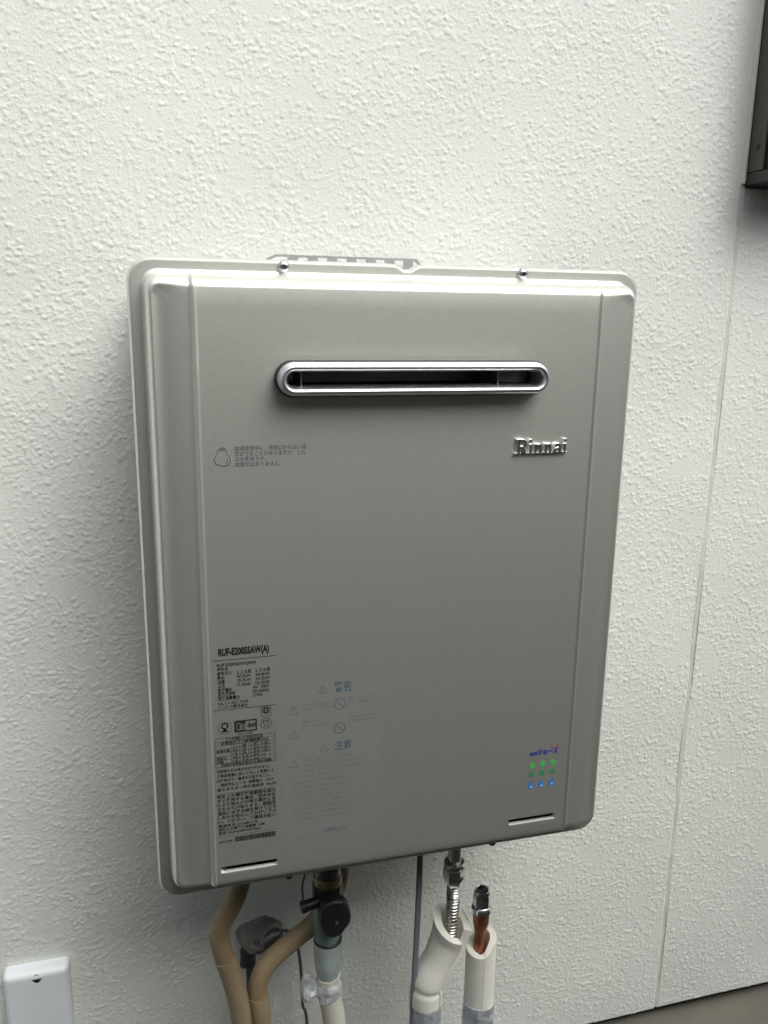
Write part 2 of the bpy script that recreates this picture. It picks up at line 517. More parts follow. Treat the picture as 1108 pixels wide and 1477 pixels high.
for i in range(0, 15):
    t = i / 14
    a = t * math.pi / 2
    d = FOLD + 0.0004 + BEV * (1 - math.cos(a)) if i else FOLD + 0.0003
    rings.append(ring(d, 0.0135 - 0.0075 * t, YF - 0.0016 - (YS - 0.0016) * math.sin(a), curve=t ** 2, dx=d if not i else FOLD + 0.0004 + 0.0075 * (1 - math.cos(a))))
for d in (0.030, 0.034, 0.038, 0.042, 0.046, 0.050, 0.054, 0.058, 0.062):
    rings.append(ring(d, max(0.006 - (d - 0.025) * 0.15, 0.001), YF - YS, 1.0, dx=d - 0.005))
V, F = loft(rings)
mesh('front_cover', V, F, M_PAINT, heater, 30)

# raised centre field of the cover with the openings cut out
CXL, CXR = -0.1892, 0.1850
EX, EZ, EHW, ER = 0.002, 0.2030, 0.1215, 0.0140      # exhaust outlet
SLOTS = [(-0.1510, -0.2553, 0.0280, 0.0047), (0.1412, -0.2525, 0.0275, 0.0045)]
zt, zb = 0.3 - FOLD - 0.0002, -0.3 + FOLD + BOTX + 0.0002
xs = [CXL + 0.0062 * t for t in np.linspace(0, 1.6, 25)] + [CXR - 0.0062 * t for t in np.linspace(0, 1.6, 25)]
zs = [zt - (1 - math.cos(a)) * BEV for a in np.linspace(0, math.pi / 2, 15)] + [zb + (1 - math.cos(a)) * BEV for a in np.linspace(0, math.pi / 2, 15)]
holes = [(EX - EHW + 0.008, EX + EHW - 0.008, EZ - 0.0105, EZ + 0.0105)]
for sx, sz, hw, r in SLOTS: holes.append((sx - hw + 0.0012, sx + hw - 0.0012, sz - r * 0.72, sz + r * 0.72))
for h in holes: xs += [h[0], h[1]]; zs += [h[2], h[3]]
xs += list(np.linspace(-0.17, 0.17, 24)); zs += list(np.linspace(-0.26, 0.26, 36))
def uniq(a):
    a = sorted(a); o = [a[0]]
    for v in a[1:]:
        if v - o[-1] > 2e-5: o.append(v)
    return np.array(o)
xs, zs = uniq(xs), uniq(zs)
def emb(x, z):
    sx = min((x - CXL) / 0.0062, (CXR - x) / 0.0062, 1.0)
    sx = 0.5 - 0.5 * math.cos(math.pi * max(sx, 0))
    bz = float(ell(min(zt - z, z - zb) / BEV))
    crown = 0.0008
    # shallow pressed collar round the exhaust outlet
    dx = max(abs(x - EX) - (EHW - ER), 0); dd = math.hypot(dx, z - EZ) - ER
    q = min(x - CXL, CXR - x)
    rib = 0.0019 * math.cos(math.pi / 2 * min(abs(q - 0.0050) / 0.0030, 1)) ** 1.3
    return YF - 0.0002 - (YS - 0.0016 + (YC - YS + 0.0003 + crown) * sx + rib) * bz
V = [(x, emb(x, z), z) for z in zs for x in xs]
nx = len(xs); F = []
for i in range(len(zs) - 1):
    for j in range(nx - 1):
        cx, cz = (xs[j] + xs[j + 1]) / 2, (zs[i] + zs[i + 1]) / 2
        if any(h[0] < cx < h[1] and h[2] < cz < h[3] for h in holes): continue
        F.append((i * nx + j, i * nx + j + 1, (i + 1) * nx + j + 1, (i + 1) * nx + j))
mesh('centre_field', V, F, M_PAINT, heater, 40)
YP = -0.2342                                  # highest plane of the centre field (approx.)
def yc(x, z): return emb(x, z)

# casing behind the cover
box('casing', -0.2260, 0.2260, -0.1855, -0.012, -0.2880, 0.2900, M_CASE, heater, 0.004)
# wall bracket that shows above the top edge
BY0, BY1 = -0.0115, -0.0095
bl, br_, bt = -0.0945, 0.0765, 0.3168
pr = []
top = [(bl, 0.29), (br_, 0.29), (br_, bt - 0.006), (br_ - 0.005, bt), (bl + 0.009, bt), (bl, bt - 0.004)]
mid = [(bl + 0.003, 0.302), (br_ - 0.003, 0.302), (br_ - 0.003, bt - 0.007), (br_ - 0.007, bt - 0.0022), (bl + 0.010, bt - 0.0022), (bl + 0.003, bt - 0.0055)]
V, F = loft([[(x, BY1, z) for x, z in mid], [(x, BY1, z) for x, z in top], [(x, BY0, z) for x, z in top], [(x, BY0, z) for x, z in mid], [(x, BY1, z) for x, z in mid]])
pieces = [(V, F)]
x = bl + 0.022
while x < br_ - 0.02:
    pieces.append(boxvf(x, x + 0.011, BY0 - 0.0003, BY1, 0.3025, bt - 0.0024)); x += 0.0215
V, F = merge(*pieces, boxvf(bl + 0.004, br_ - 0.004, -0.0094, 0.004, 0.292, 0.300))
mesh('mounting_bracket', V, F, M_BRACKET, heater, 20)

# exhaust outlet: black gasket, satin ring, dark duct with vanes
def ring_xz(cx, cz, hw, r, y, n=18): return [(px, y, pz) for px, pz in stadium(cx, cz, hw, r, n)]
yb = YP + 0.003
V, F = loft([ring_xz(EX, EZ, EHW - 0.004, ER - 0.004, yb), ring_xz(EX, EZ, EHW + 0.0012, ER + 0.0012, yb), ring_xz(EX, EZ, EHW + 0.0012, ER + 0.0012, -0.2405), ring_xz(EX, EZ, EHW - 0.0008, ER - 0.0008, -0.2425), ring_xz(EX, EZ, EHW - 0.004, ER - 0.004, -0.2425)])
mesh('gasket', V, F, M_BLACK, heater, 40)
R = [ring_xz(EX, EZ, EHW - 0.002, ER - 0.002, -0.2415)]
# ring cross-section: half ellipse from the outer to the inner edge
wid, hei = 0.0079, 0.0105
for i in range(0, 19):
    a = math.pi * i / 18
    ins = wid / 2 * (1 - math.cos(a))
    R.append(ring_xz(EX, EZ, EHW - ins, ER - ins, -0.2418 - hei * math.sin(a) ** 0.8))
R.append(ring_xz(EX, EZ, EHW - wid, ER - wid, -0.222))
V, F = loft(R)
mesh('exhaust_ring', V, F, M_SATIN, heater, 50)
IHW, IR = EHW - wid, ER - wid
V, F = loft([ring_xz(EX, EZ, IHW + .0006, IR + .0006, -0.2345), ring_xz(EX, EZ, IHW + .0006, IR + .0006, -0.222), ring_xz(EX, EZ, IHW + .0006, IR + .0006, -0.165)], False, True)
duct = mesh('exhaust_duct', V, F, M_DUCT, heater, 40)
for vx in (-0.0990, 0.0770):
    box('vane', vx - 0.0005, vx + 0.0005, -0.2405, -0.20, EZ - IR + 0.0002, EZ + IR - 0.0002, M_VANE, duct)
box('reflection_plate', 0.0776, 0.1130, -0.222, -0.2205, EZ - IR + 0.0004, EZ + IR - 0.0004, mat('reflection_grey', (0.10, 0.10, 0.095), 0.3, metal=0.9, var=0.5, vscale=70), duct)  # grey plate added to stand in for a reflection inside the duct

# bottom drain slots with rolled lips
for sx, sz, hw, r in SLOTS:
    y0 = yc(sx, sz)
    def rg(k, y, dz=0): return ring_xz(sx, sz + dz, hw - k, r - k, y, 10)
    V, F = loft([rg(-0.0003, y0 - 0.00012), rg(0.0000, y0 - 0.00012), rg(0.0003, y0)])
    s_ = mesh('drain_slot', V, F, M_PAINT, heater, 60)
    V, F = loft([rg(0.0003, y0), rg(0.0006, y0 + 0.0010), rg(0.0007, y0 + 0.0058)])
    mesh('slot_lip', V, F, M_LIP, s_, 60)
    V, F = loft([rg(0.0006, y0 + 0.0058), rg(0.0006, y0 + 0.02)], False, True)
    mesh('slot_shade_lining', V, F, M_BLACK, s_, 40)  # black lining put in for the shade inside the slot

# screws: two on the top flange, two under the bottom edge
def screw(x, y, z, axis, m=M_ZINC, r=0.0052, parent=heater):
    V, F = lathe([(0, r), (0.0016, r), (0.0030, r * 0.86), (0.0039, r * 0.6), (0.0042, r * 0.30)], (x, y, z), axis, 24)
    s = mesh('screw', V, F, m, parent, 40)
    ax = np.array(axis, float)
    if abs(ax[1]) > 0.5:
        V, F = merge(boxvf(x - 0.0007, x + 0.0007, y - 0.00455, y - 0.0035, z - 0.0019, z + 0.0019), boxvf(x - 0.0019, x + 0.0019, y - 0.0045, y - 0.0035, z - 0.0007, z + 0.0007))
        mesh('recess_shade', V, F, M_BLACK, s, 0)  # raised black cross in place of the shade in the screw recess
screw(-0.1065, YF, 0.2942, (0, -1, 0)); screw(0.1135, YF, 0.2942, (0, -1, 0))
screw(-0.1081, -0.196, -0.2988, (0, 0, -1), M_DARKMET, 0.004); screw(0.1138, -0.196, -0.2988, (0, 0, -1), M_DARKMET, 0.004)

# maker's badge: six raised chrome letters with slab serifs
def circ(cx, cz, r, n=16): return [(cx + r * math.cos(2 * math.pi * i / n), cz + r * math.sin(2 * math.pi * i / n)) for i in range(n)]
stem_i = [(0, 0), (.28, 0), (.28, .08), (.22, .08), (.22, .66), (0, .66), (0, .58), (.05, .58), (.05, .08), (0, .08)]
GLY = {
 'R': (.84, [[(-.06, -.04), (.34, 0), (.34, .09), (.28, .09), (.28, .42), (.36, .42), (.54, 0), (.82, 0), (.82, .09), (.74, .09), (.58, .45), (.70, .52), (.76, .64), (.76, .78), (.70, .91), (.58, .98), (.44, 1), (0, 1), (0, .91), (.08, .91), (.08, .09), (-.06, .06)],
             [(.28, .52), (.42, .52), (.52, .58), (.55, .70), (.52, .83), (.42, .89), (.28, .89)]]),
 'i': (.31, [stem_i, circ(.135, .87, .115)]),
 'n': (.67, [[(0, 0), (.28, 0), (.28, .08), (.22, .08), (.22, .45), (.29, .55), (.37, .54), (.40, .45), (.40, .08), (.34, .08), (.34, 0), (.64, 0), (.64, .08), (.58, .08), (.58, .50), (.53, .63), (.43, .68), (.31, .66), (.22, .58), (.22, .66), (0, .66), (0, .58), (.05, .58), (.05, .08), (0, .08)]]),
 'a': (.63, [[(.60, 0), (.42, 0), (.39, .07), (.30, 0), (.18, -.02), (.06, .03), (0, .14), (.02, .27), (.12, .36), (.28, .40), (.37, .41), (.37, .50), (.32, .57), (.22, .58), (.16, .53), (.16, .47), (.02, .47), (.04, .58), (.13, .66), (.28, .69), (.44, .66), (.53, .58), (.55, .46), (.55, .10), (.60, .07)],
             [(.37, .32), (.24, .29), (.18, .22), (.19, .13), (.27, .11), (.35, .16), (.37, .22)]]),
}
badge = []
LX, LZ, LH, LW = 0.1005, 0.1330, 0.0138, 0.0515
tot = sum(GLY[c][0] for c in 'Rinnai') + 0.07 * 5
k = LW / tot; cx = 0
for ch in 'Rinnai':
    w_, spl = GLY[ch]
    cu = bpy.data.curves.new('badge_letter', 'CURVE'); cu.dimensions = '2D'; cu.fill_mode = 'BOTH'
    cu.extrude = 0.13; cu.offset = -0.030; cu.bevel_depth = 0.045; cu.bevel_resolution = 2; cu.resolution_u = 4
    for P in spl:
        sp = cu.splines.new('POLY'); sp.points.add(len(P) - 1)
        for q, (a, b) in zip(sp.points, P): q.co = ((cx + a) * k * 100, b * LH * 100, 0, 1)
        sp.use_cyclic_u = True
    o = bpy.data.objects.new('badge_letter', cu); COL.objects.link(o); badge.append((o, cu))
    cx += w_ + 0.07

# ---- print on the front
PY = lambda x, z: yc(x, z) - 0.0003
prints = []
def newprint(name, m, x, z, off=0.0003):
    p = Print(0.0); p.off = off; prints.append((name, m, p)); return p
p = newprint('steam_notice', M_INKGREY, 0, 0)
# cloud outline
C0x, C0z = -0.1648, 0.1378
bl_ = [(-.0062, -.0058), (-.0072, -.002), (-.0058, .0012), (-.0048, .0034), (-.0036, .0062), (-.0008, .0084), (.0022, .0074), (.0036, .0046), (.0040, .0022), (.0062, -.0002), (.0066, -.0036), (.0048, -.0068), (.0010, -.0078), (-.0024, -.0070)]
cl = [tuple(v) for v in catmull([(a, b) for a, b in bl_] + [bl_[0]], 4)][:-1]
p.ring([(C0x + a, C0z + b) for a, b in cl], [(C0x + a * .91, C0z + b * .91) for a, b in cl])
arcp = [(C0x + .0012 + .0030 * math.cos(a), C0z - .0028 + .0028 * math.sin(a)) for a in np.linspace(-1.2, .5, 8)]
for a, b in zip(arcp[:-1], arcp[1:]): p.line(a, b, .0006)
arcp = [(C0x - .0006 + .0026 * math.cos(a), C0z + .0040 + .0024 * math.sin(a)) for a in np.linspace(.6, 2.2, 8)]
for a, b in zip(arcp[:-1], arcp[1:]): p.line(a, b, .0006)
for i, (s, w) in enumerate([('給湯使用中に、排気口から白い湯', .0605), ('気がでることがありますが、これ', .0602), ('は水蒸気です。', .0262), ('故障ではありません。', .0385)]):
    p.text(s, -.1545, .1432 - i * .00455, .0033, w)

p = newprint('rating_plate', M_INK, 0, 0)
p.text('RUF-E2005SAW(A)', -.1737, -.0394, .0068, .0448, 0.04)
p.rect(-.1786, -.1222, -.0440, -.0435)
p.text('RUF-E2005SAW(AW)', -.1752, -.0496, .0029, .0345, 0.02)
rows = [('屋外式', None, None), ('都市ガス', '１２Ａ用', '１３Ａ用'), ('最大', '47.7kW', '44.4kW'), ('給湯', '35.7kW', '34.2kW'), ('ふろ', '11.0kW', '10.2kW'),
        ('定格電圧', None, 'AC 100V'), ('定格周波数', None, '50-60Hz'), ('定格消費電力', None, '119W')]
for i, (a, b, c) in enumerate(rows):
    z = -.0540 - i * .0040
    p.text(a, -.1752, z, .0029, .0032 * len(a), 0.02)
    if b: p.text(b, -.1580, z + .0001, .0029, .0125, 0.015)
    if c: p.text(c, -.1415 if b else -.1440, z + .0003, .0029, .0130 if b else (.0145 if len(c) > 4 else .0085), 0.015)
p.text('16.11-021724', -.1750, -.0865, .0029, .0262, 0.01)
p.text('リンナイ株式会社', -.1750, -.0902, .0026, .0262, 0.01)
p.rect(-.1796, -.1226, -.0918, -.0914)
# certification marks
p.frame(-.1372, -.1283, -.1022, -.0920, .0004, .0015)
p.frame(-.1357, -.1298, -.0995, -.0932, .0009, .002); p.rect(-.1342, -.1333, -.0993, -.0934); p.rect(-.1322, -.1313, -.0993, -.0934)
p.circle(-.1328, -.1092, .0052, .0004)
p.text('PS', -.1358, -.1090, .0030, .0060); p.text('TG', -.1352, -.1126, .0026, .0050)
p.frame(-.1756, -.1644, -.1150, -.1040, .0003, .003)
p.circle(-.1700, -.1075, .0033, .0013); p.rect(-.1712, -.1688, -.1128, -.1100); p.poly([(-.1738, -.1132), (-.1662, -.1132), (-.1680, -.1118), (-.1720, -.1118)])
# black mark with light lettering
p.frame(-.1614, -.1412, -.1150, -.1036, .0012); p.rect(-.1602, -.1516, -.1138, -.1048 + .0); 
p.text('-bm', -.1505, -.1112, .0050, .0088, 0.03)
p.text('認証ガス機器', -.1585, -.1178, .0016, .0135)
# table
tx0, tx1, tz0, tz1 = -.1792, -.1247, -.1483, -.1190
p.frame(tx0, tx1, tz0, tz1, .0003)
for z in (-.1228, -.1264, -.1300, -.1338, -.1374, -.1410, -.1446): p.rect(tx0, tx1, z - .00012, z + .00012)
for x in (-.1650, -.1598, -.1540, -.1490, -.1440, -.1390, -.1345, -.1300): p.rect(x - .00012, x + .00012, -.1446, -.1264)
p.text('ガス機器防火性能評定品', -.1700, -.1222, .0026, .034, 0.01); p.text('可燃物からの離隔距離(cm)', -.1740, -.1259, .0026, .043, 0.01)
for r_, (a, cells) in enumerate([('', '上側前後'), ('本体周囲', '30 5 60 5'), ('', '15 5 30 5'), ('排気口', '30 15 60'), ('周囲', '15 15 30')]):
    z = -.1297 - r_ * .00365
    if a: p.text(a, -.1783, z, .0024, .0030 * len(a), 0.015)
    for q, s in enumerate((cells.split() if ' ' in cells else cells)): p.text(s, -.1638 + q * .0100, z, .0024, .0040 if len(s) > 1 else .0026, 0.01)
    for q in range(3): p.text('以上', -.1585 + q * .0105, z, .0021, .0042)
p.text('不燃材で防熱板を取付ける場合の距離', -.1745, -.1479, .0025, .046, 0.015)
for i, (s, w) in enumerate([('可燃物や引火物のそばで使わない。', .0480), ('工事説明書に従って正しく設置の上', .0525), ('お使用ガス・電源を確認すること。', .0490), ('凍結予防ヒータ  消費電力  152W', .0495), ('省エネルギー基準達成率  94.0%', .0545)]):
    p.text(s, -.1787 + (.003 if i == 3 else 0), -.1538 - i * .0046, .0026, w, 0.012)
p.rect(-.1800, -.1240, -.1757, -.1754)
for i, s in enumerate(['設計上の標準使用期間を超え', 'すぐ使用する場合、経年劣化', 'により発火けが等の事故に至', 'るおそれが有ります。期間経', '過前に必ず点検を受けて頂き', 'しあわせ安心してお使い下さ', 'い。ください。ご連絡お願い']):
    p.text(s, -.1790, -.1796 - i * .0043, .0030, .0540, 0.012)
p.text('製造年月 2016年11月', -.1786, -.2098, .0024, .0360, 0.015)
p.text('設計上の標準使用期間: 10年', -.1786, -.2134, .0024, .0430, 0.015)
p.text('型名: RUF-E2005SAW(A)', -.1786, -.2170, .0024, .0385, 0.015)
p.rect(-.1796, -.1245, -.2196, -.2194)
p.text('24-0196', -.1786, -.2262, .0024, .0125, 0.01)
r2 = random.Random(4); x = -.1640
while x < -.1262:
    w = r2.choice((.00025, .0004, .0006)); p.rect(x, x + w, -.2268, -.2215); x += w + r2.choice((.0002, .0003, .0004))
lt = newprint('mark_lettering', mat('bare_print', (0.33, 0.33, 0.30), 0.5, metal=0.4), 0, 0, 0.0005)
lt.frame(-.1596, -.1560, -.1132, -.1056, .0006, .0010); lt.frame(-.1556, -.1522, -.1132, -.1072, .0006, .0010); lt.rect(-.1541, -.1537, -.1130, -.1074)

# warning sticker: clear film with faded print
p = newprint('warning_sticker', M_FILM, 0, 0, 0.0002)
p.poly(rrect(-.1170, -.0240, -.2330, -.0750, .002, 4))
p = newprint('warning_print', M_INKFAINT, 0, 0, 0.0004)
p.tri(-.0800, -.0830, .0055, .0006); p.text('警告', -.0692, -.0848, .0078, .0170, 0.03)
p.tri(-.0790, -.1420, .0055, .0006); p.text('注意', -.0690, -.1446, .0078, .0168, 0.02)
for z in (-.1005, -.1252, -.1548): p.tri(-.1078, z, .0062, .0006)
for z in (-.0978, -.1224):
    p.circle(-.0640, z, .0060, .0010); p.line((-.0680, z + .0040), (-.0600, z - .0040), .0009)
wl = ['排気口には触らない', 'やけどのおそれあり', '囲いをしない', 'スプレー缶を置かない', '引火のおそれあり', '不完全燃焼のおそれ']
for i in range(4):
    p.text(wl[i % 6], -.0990, -.0965 - i * .0045 - (.008 if i > 1 else 0), .0024, .028)
    p.text(wl[(i + 2) % 6], -.0560, -.0945 - i * .0045 - (.010 if i > 1 else 0), .0024, .027)
for i in range(12):
    p.text(wl[i % 6] + wl[(i + 1) % 6], -.0990 if i < 3 else -.1120, -.1525 - i * .0056, .0022, .060 if i % 3 else .048)
p.text('取扱説明書をよく読む', -.0800, -.2300, .0030, .0230, 0.02)

# eco mark
p = newprint('eco_wordmark', M_BLUE, 0, 0); p.text('ecoジョーズ', .1338, -.1790, .0052, .0320, 0.05)
p = newprint('eco_accent', M_RED, 0, 0); p.circle(.1585, -.1715, .0012); p.circle(.1650, -.1710, .0012)
def drop(p, x, z, r, hgt):
    P = [(x + r * math.sin(a) * (1 - 0.28 * max(0, -math.cos(a)) ** 2 * 0), z - r * math.cos(a)) for a in np.linspace(-2.2, 2.2, 17)]
    P = P + [(x, z + hgt)]
    p.poly(P)
for i, x in enumerate((.1375, .1491, .1607)):
    dz = .0002 * i
    p = newprint('green_leaf', M_GREEN, 0, 0); drop(p, x, -.1905 + dz, .0030, .0050)
    p = newprint('green_leaf', M_GREEN2, 0, 0); p.poly([(x - .0032, -.2012 + dz), (x - .0022, -.2030 + dz), (x + .0022, -.2030 + dz), (x + .0032, -.2012 + dz), (x + .0010, -.1972 + dz), (x - .0010, -.1972 + dz)])
    p = newprint('blue_drop', M_DROP, 0, 0); drop(p, x, -.2140 + dz, .0031, .0062)
    p = newprint('drop_highlight', M_DROPL, 0, 0, 0.0005); p.circle(x + .0002, -.2146 + dz, .0014, n=12)

bake_text()
for name, m, p in prints:
    V = [(x, yc(x, z) - p.off, z) for x, y, z in p.V]
    # subdivide nothing: the field is almost flat, follow it per vertex
    mesh(name, V, p.F, m, heater, 0, fix=False)
dg = bpy.context.evaluated_depsgraph_get(); dg.update()
for o, cu in badge:
    me = bpy.data.meshes.new_from_object(o.evaluated_get(dg))
    n = len(me.vertices); co = np.empty(n * 3); me.vertices.foreach_get('co', co); co = co.reshape(-1, 3)
    new = np.stack([LX + co[:, 0] * .01, yc(0.125, 0.14) - 0.0016 - co[:, 2] * .01, LZ + co[:, 1] * .01], -1)
    me.vertices.foreach_set('co', new.ravel())
    me.materials.clear()
    bpy.data.objects.remove(o); bpy.data.curves.remove(cu)
    link('badge_letter', me, M_BADGE, heater, 30)

# ================================================================ PIPEWORK BELOW THE HEATER
GZ = -1.1995
# tan tubes
V, F = tube(catmull([(-.143, -.115, -.287), (-.146, -.115, -.335), (-.155, -.118, -.372), (-.1735, -.120, -.408), (-.1740, -.120, -.432), (-.1665, -.120, -.462), (-.156, -.120, -.515), (-.151, -.120, -.60), (-.150, -.120, -.80), (-.150, -.120, GZ)], 9), .0112, 22)
t1 = tag(mesh('heating_tube', V, F, M_TAN, None, 60), 'tan vinyl heating tube with an S-bend close under the heater', 'tube', 'tan tubes under the heater')
V, F = tube(catmull([(-.1705, -.120, -.449), (-.1665, -.120, -.462), (-.156, -.120, -.515), (-.151, -.120, -.60), (-.150, -.120, -.80), (-.150, -.120, GZ)], 9), lambda t: .0119 + .0002 * math.sin(90 * t), 22)
mesh('jacket', V, F, M_TAN2, t1, 60)
V, F = tube(catmull([(-.030, -.085, -.287), (-.030, -.088, -.36), (-.036, -.092, -.405), (-.062, -.098, -.4400), (-.090, -.104, -.4560), (-.1130, -.108, -.4700), (-.1280, -.112, -.4850), (-.1335, -.114, -.510), (-.1300, -.116, -.560), (-.127, -.116, -.70), (-.127, -.116, GZ)], 9), .0112, 22)
t2 = tag(mesh('heating_tube', V, F, M_TAN, None, 60), 'tan vinyl heating tube elbowing left from behind the gas valve', 'tube', 'tan tubes under the heater')

V, F = tube(catmull([(-.1335, -.114, -.512), (-.1300, -.116, -.560), (-.127, -.116, -.70), (-.127, -.116, GZ)], 9), lambda t: .0119 + .0002 * math.sin(80 * t), 22)
mesh('jacket', V, F, M_TAN2, t2, 60)

# film-wrapped putty mound on the wall behind the tubes
pm = empty('sealing_putty', 'grey film-wrapped putty mound sealing a wall hole behind the tan tubes', 'putty')
R = []
for i in range(9):
    t = i / 8; a = t * math.pi / 2
    R.append([(-.1190 + (.0285 * math.cos(a) ** .8 + .001) * math.cos(b) * (1 + .05 * math.sin(3 * b + 1) + .03 * math.sin(5 * b)), 0.002 - .030 * math.sin(a) * (1 + .12 * math.sin(2 * b)), -.5220 + (.0205 * math.cos(a) ** .8 + .001) * math.sin(b) * (1 + .10 * math.sin(2 * b) + .05 * math.cos(5 * b + t))) for b in np.linspace(0, 2 * math.pi, 40, endpoint=False)])
V, F = loft(R, True, True)
rj = random.Random(2)
V = [(x + rj.uniform(-.0010, .0010), min(y + rj.uniform(-.0018, .0012), .003), z + rj.uniform(-.0010, .0010)) for x, y, z in V]
mesh('mound', V, F, M_PUTTY, pm, 70)
V, F = lathe([(0, .0085), (.014, .0090), (.020, .0088), (.024, .0060), (.027, .0030)], (-.112, -.024, -.520), (.75, -.35, .75), 18)
mesh('wire_gland', V, F, M_DARKMET, pm, 35)
V, F = lathe([(0, .0100), (.020, .0100), (.021, .0085)], (-.134, -.016, -.532), (-.1, -.45, -1), 18)
mesh('sleeve_end', V, F, M_KNOB, pm, 35)
V, F = tube(catmull([(-.1330, -.024, -.545), (-.1345, -.045, -.575), (-.1370, -.070, -.610), (-.138, -.080, -.70), (-.138, -.080, GZ)], 8), .0055, 14)
tag(mesh('black_cable', V, F, M_KNOB, None, 60), 'black cable dropping from the putty mound between the two tan tubes', 'cable')
V, F = tube(catmull([(-.0970, -.031, -.5040), (-.089, -.034, -.500), (-.081, -.035, -.506), (-.0745, -.034, -.523), (-.0690, -.030, -.565), (-.0670, -.028, -.62), (-.060, -.028, -.70), (-.058, -.028, GZ)], 8), .0021, 10)
tag(mesh('signal_wire', V, F, M_WIRE, None, 60), 'thin dark wire looping out of the grey putty down the wall', 'wire')

# gas valve
gv = empty('gas_valve', 'film-wrapped gas valve with a large black knob under the heater', 'valve')
gx, gy = -.0520, -.118
V, F = lathe([(-.287, .0140), (-.352, .0140), (-.353, .0152), (-.3660, .0152), (-.3675, .0140)], (gx, gy, 0), (0, 0, 1), 28); mesh('inlet_pipe', V, F, M_DARKMET, gv)
V, F = lathe([(-.3640, .0158), (-.3655, .0166), (-.3735, .0168), (-.3750, .0160)], (gx, gy, 0), (0, 0, 1), 30); mesh('coupling_ring', V, F, M_BRASS, gv, 35)
V, F = lathe([(-.3745, .0172), (-.3760, .0178), (-.3900, .0176), (-.4000, .0165)], (gx, gy, 0), (0, 0, 1), 10); mesh('coupling_nut', V, F, M_KNOB, gv, 20)
V, F = lathe([(-.3990, .0160), (-.415, .0166), (-.432, .0160), (-.446, .0152), (-.4478, .0150)], (gx - .001, gy, 0), (0, 0, 1), 22); mesh('valve_body', V, F, M_TEAL, gv, 60)
V, F = lathe([(-.448, .0152), (-.4490, .0166), (-.4510, .0167), (-.4520, .0150)], (gx, gy, 0), (0, 0, 1), 26); mesh('flare_collar', V, F, M_KNOB, gv, 30)
V, F = lathe([(-.4515, .0164), (-.465, .0166), (-.482, .0160), (-.492, .0146), (-.500, .0126)], (gx, gy, 0), (0, 0, 1), 14); mesh('outlet_nut', V, F, M_TEAL2, gv, 30)
# knob: rounded teardrop grip facing the room
kx, ky, kz = -.0500, -.1370, -.4005
ko = [(.011, .0225), (.0165, .0135), (.0195, .001), (.0180, -.0085), (.0127, -.0152), (.0080, -.0215), (-.0008, -.0235), (-.0100, -.0180), (-.0155, -.005), (-.0165, .0068), (-.0130, .0200), (0, .0245)]
ko = [tuple(v) for v in catmull(ko + [ko[0]], 5)][:-1]
R = []
for k_, y_ in ((.55, .012), (.60, -.0005), (.94, -.001), (1, -.003), (1, -.010), (.97, -.0125), (.90, -.0140), (.80, -.0145)):
    R.append([(kx + a * k_ + .10 * y_, ky + y_, kz + b * k_) for a, b in ko])
V, F = loft(R, True, True)
kn = mesh('knob', V, F, M_KNOB, gv, 35)
V, F = lathe([(0, .0021), (.0010, .0020), (.0014, .0009)], (kx + .0015, ky - .0142, kz - .003), (0, -1, 0), 14); mesh('knob_pin', V, F, M_ZINC, kn)
# test plug on the left with its retaining wire
V, F = lathe([(.012, .0064), (.0265, .0064), (.0270, .0070), (.0325, .0070), (.0330, .0060)], (gx, gy - .006, -.3915), (-1, -.1, -.12), 18); mesh('test_plug', V, F, M_KNOB, gv, 35)
V, F = tube(catmull([(gx - .0300, gy - .009, -.390), (gx - .0305, gy - .010, -.380), (gx - .0305, gy - .008, -.368), (gx - .026, gy - .004, -.352), (gx - .022, gy, -.330), (gx - .022, gy, -.287)], 7), .0011, 8); mesh('retaining_wire', V, F, M_WIRE, gv, 60)
# clear film scraps hanging at the outlet
def scrap(cx, cy, cz, r, h, seed):
    q = random.Random(seed); R = []
    for i in range(7):
        t = i / 6
        R.append([(cx + r * (0.75 + .35 * math.sin(t * 2.6)) * math.cos(b) * (1 + q.uniform(-.13, .13)), cy + r * (0.75 + .3 * math.sin(t * 2.6)) * math.sin(b) * (1 + q.uniform(-.13, .13)), cz - h * t + q.uniform(-.0012, .0012)) for b in np.linspace(0, 2 * math.pi, 13, endpoint=False)])
    return loft(R, False, False)
V, F = scrap(gx - .0235, gy - .002, -.496, .0090, .0290, 3); mesh('film_wrap', V, F, M_CLEAR, gv, 12)
V, F = scrap(gx + .001, gy, -.4975, .0150, .0330, 5); mesh('film_wrap', V, F, M_CLEAR, gv, 12)
V, F = tube(catmull([(gx, gy, -.500), (gx + .002, gy, -.53), (gx + .008, gy, -.57), (gx + .010, gy, -.65), (gx + .010, gy, GZ)], 6), .0135, 22)
tag(mesh('gas_pipe', V, F, M_PIPEWHITE, None, 60), 'off-white coated gas pipe running down below the teal valve', 'pipe')

# grey flat cable
def flat_cable(path, w, t):
    fr = frames(path); R = []
    for p_, (u, ww) in zip(path, fr):
        ring_ = [np.array(p_) + a * ww + b * u for a, b in rrect(-w, w, -t, t, t * .95, 4)]
        R.append(ring_)
    return loft(R, True, True)
V, F = flat_cable(catmull([(.0590, -.110, -.287), (.0600, -.112, -.345), (.0590, -.116, -.40), (.0560, -.120, -.48), (.0535, -.122, -.56), (.0520, -.122, -.70), (.0520, -.122, GZ)], 8), .0037, .0022)
tag(mesh('power_cable', V, F, M_CABLE, None, 60), 'flat blue-grey power cable hanging straight from the heater underside', 'cable')

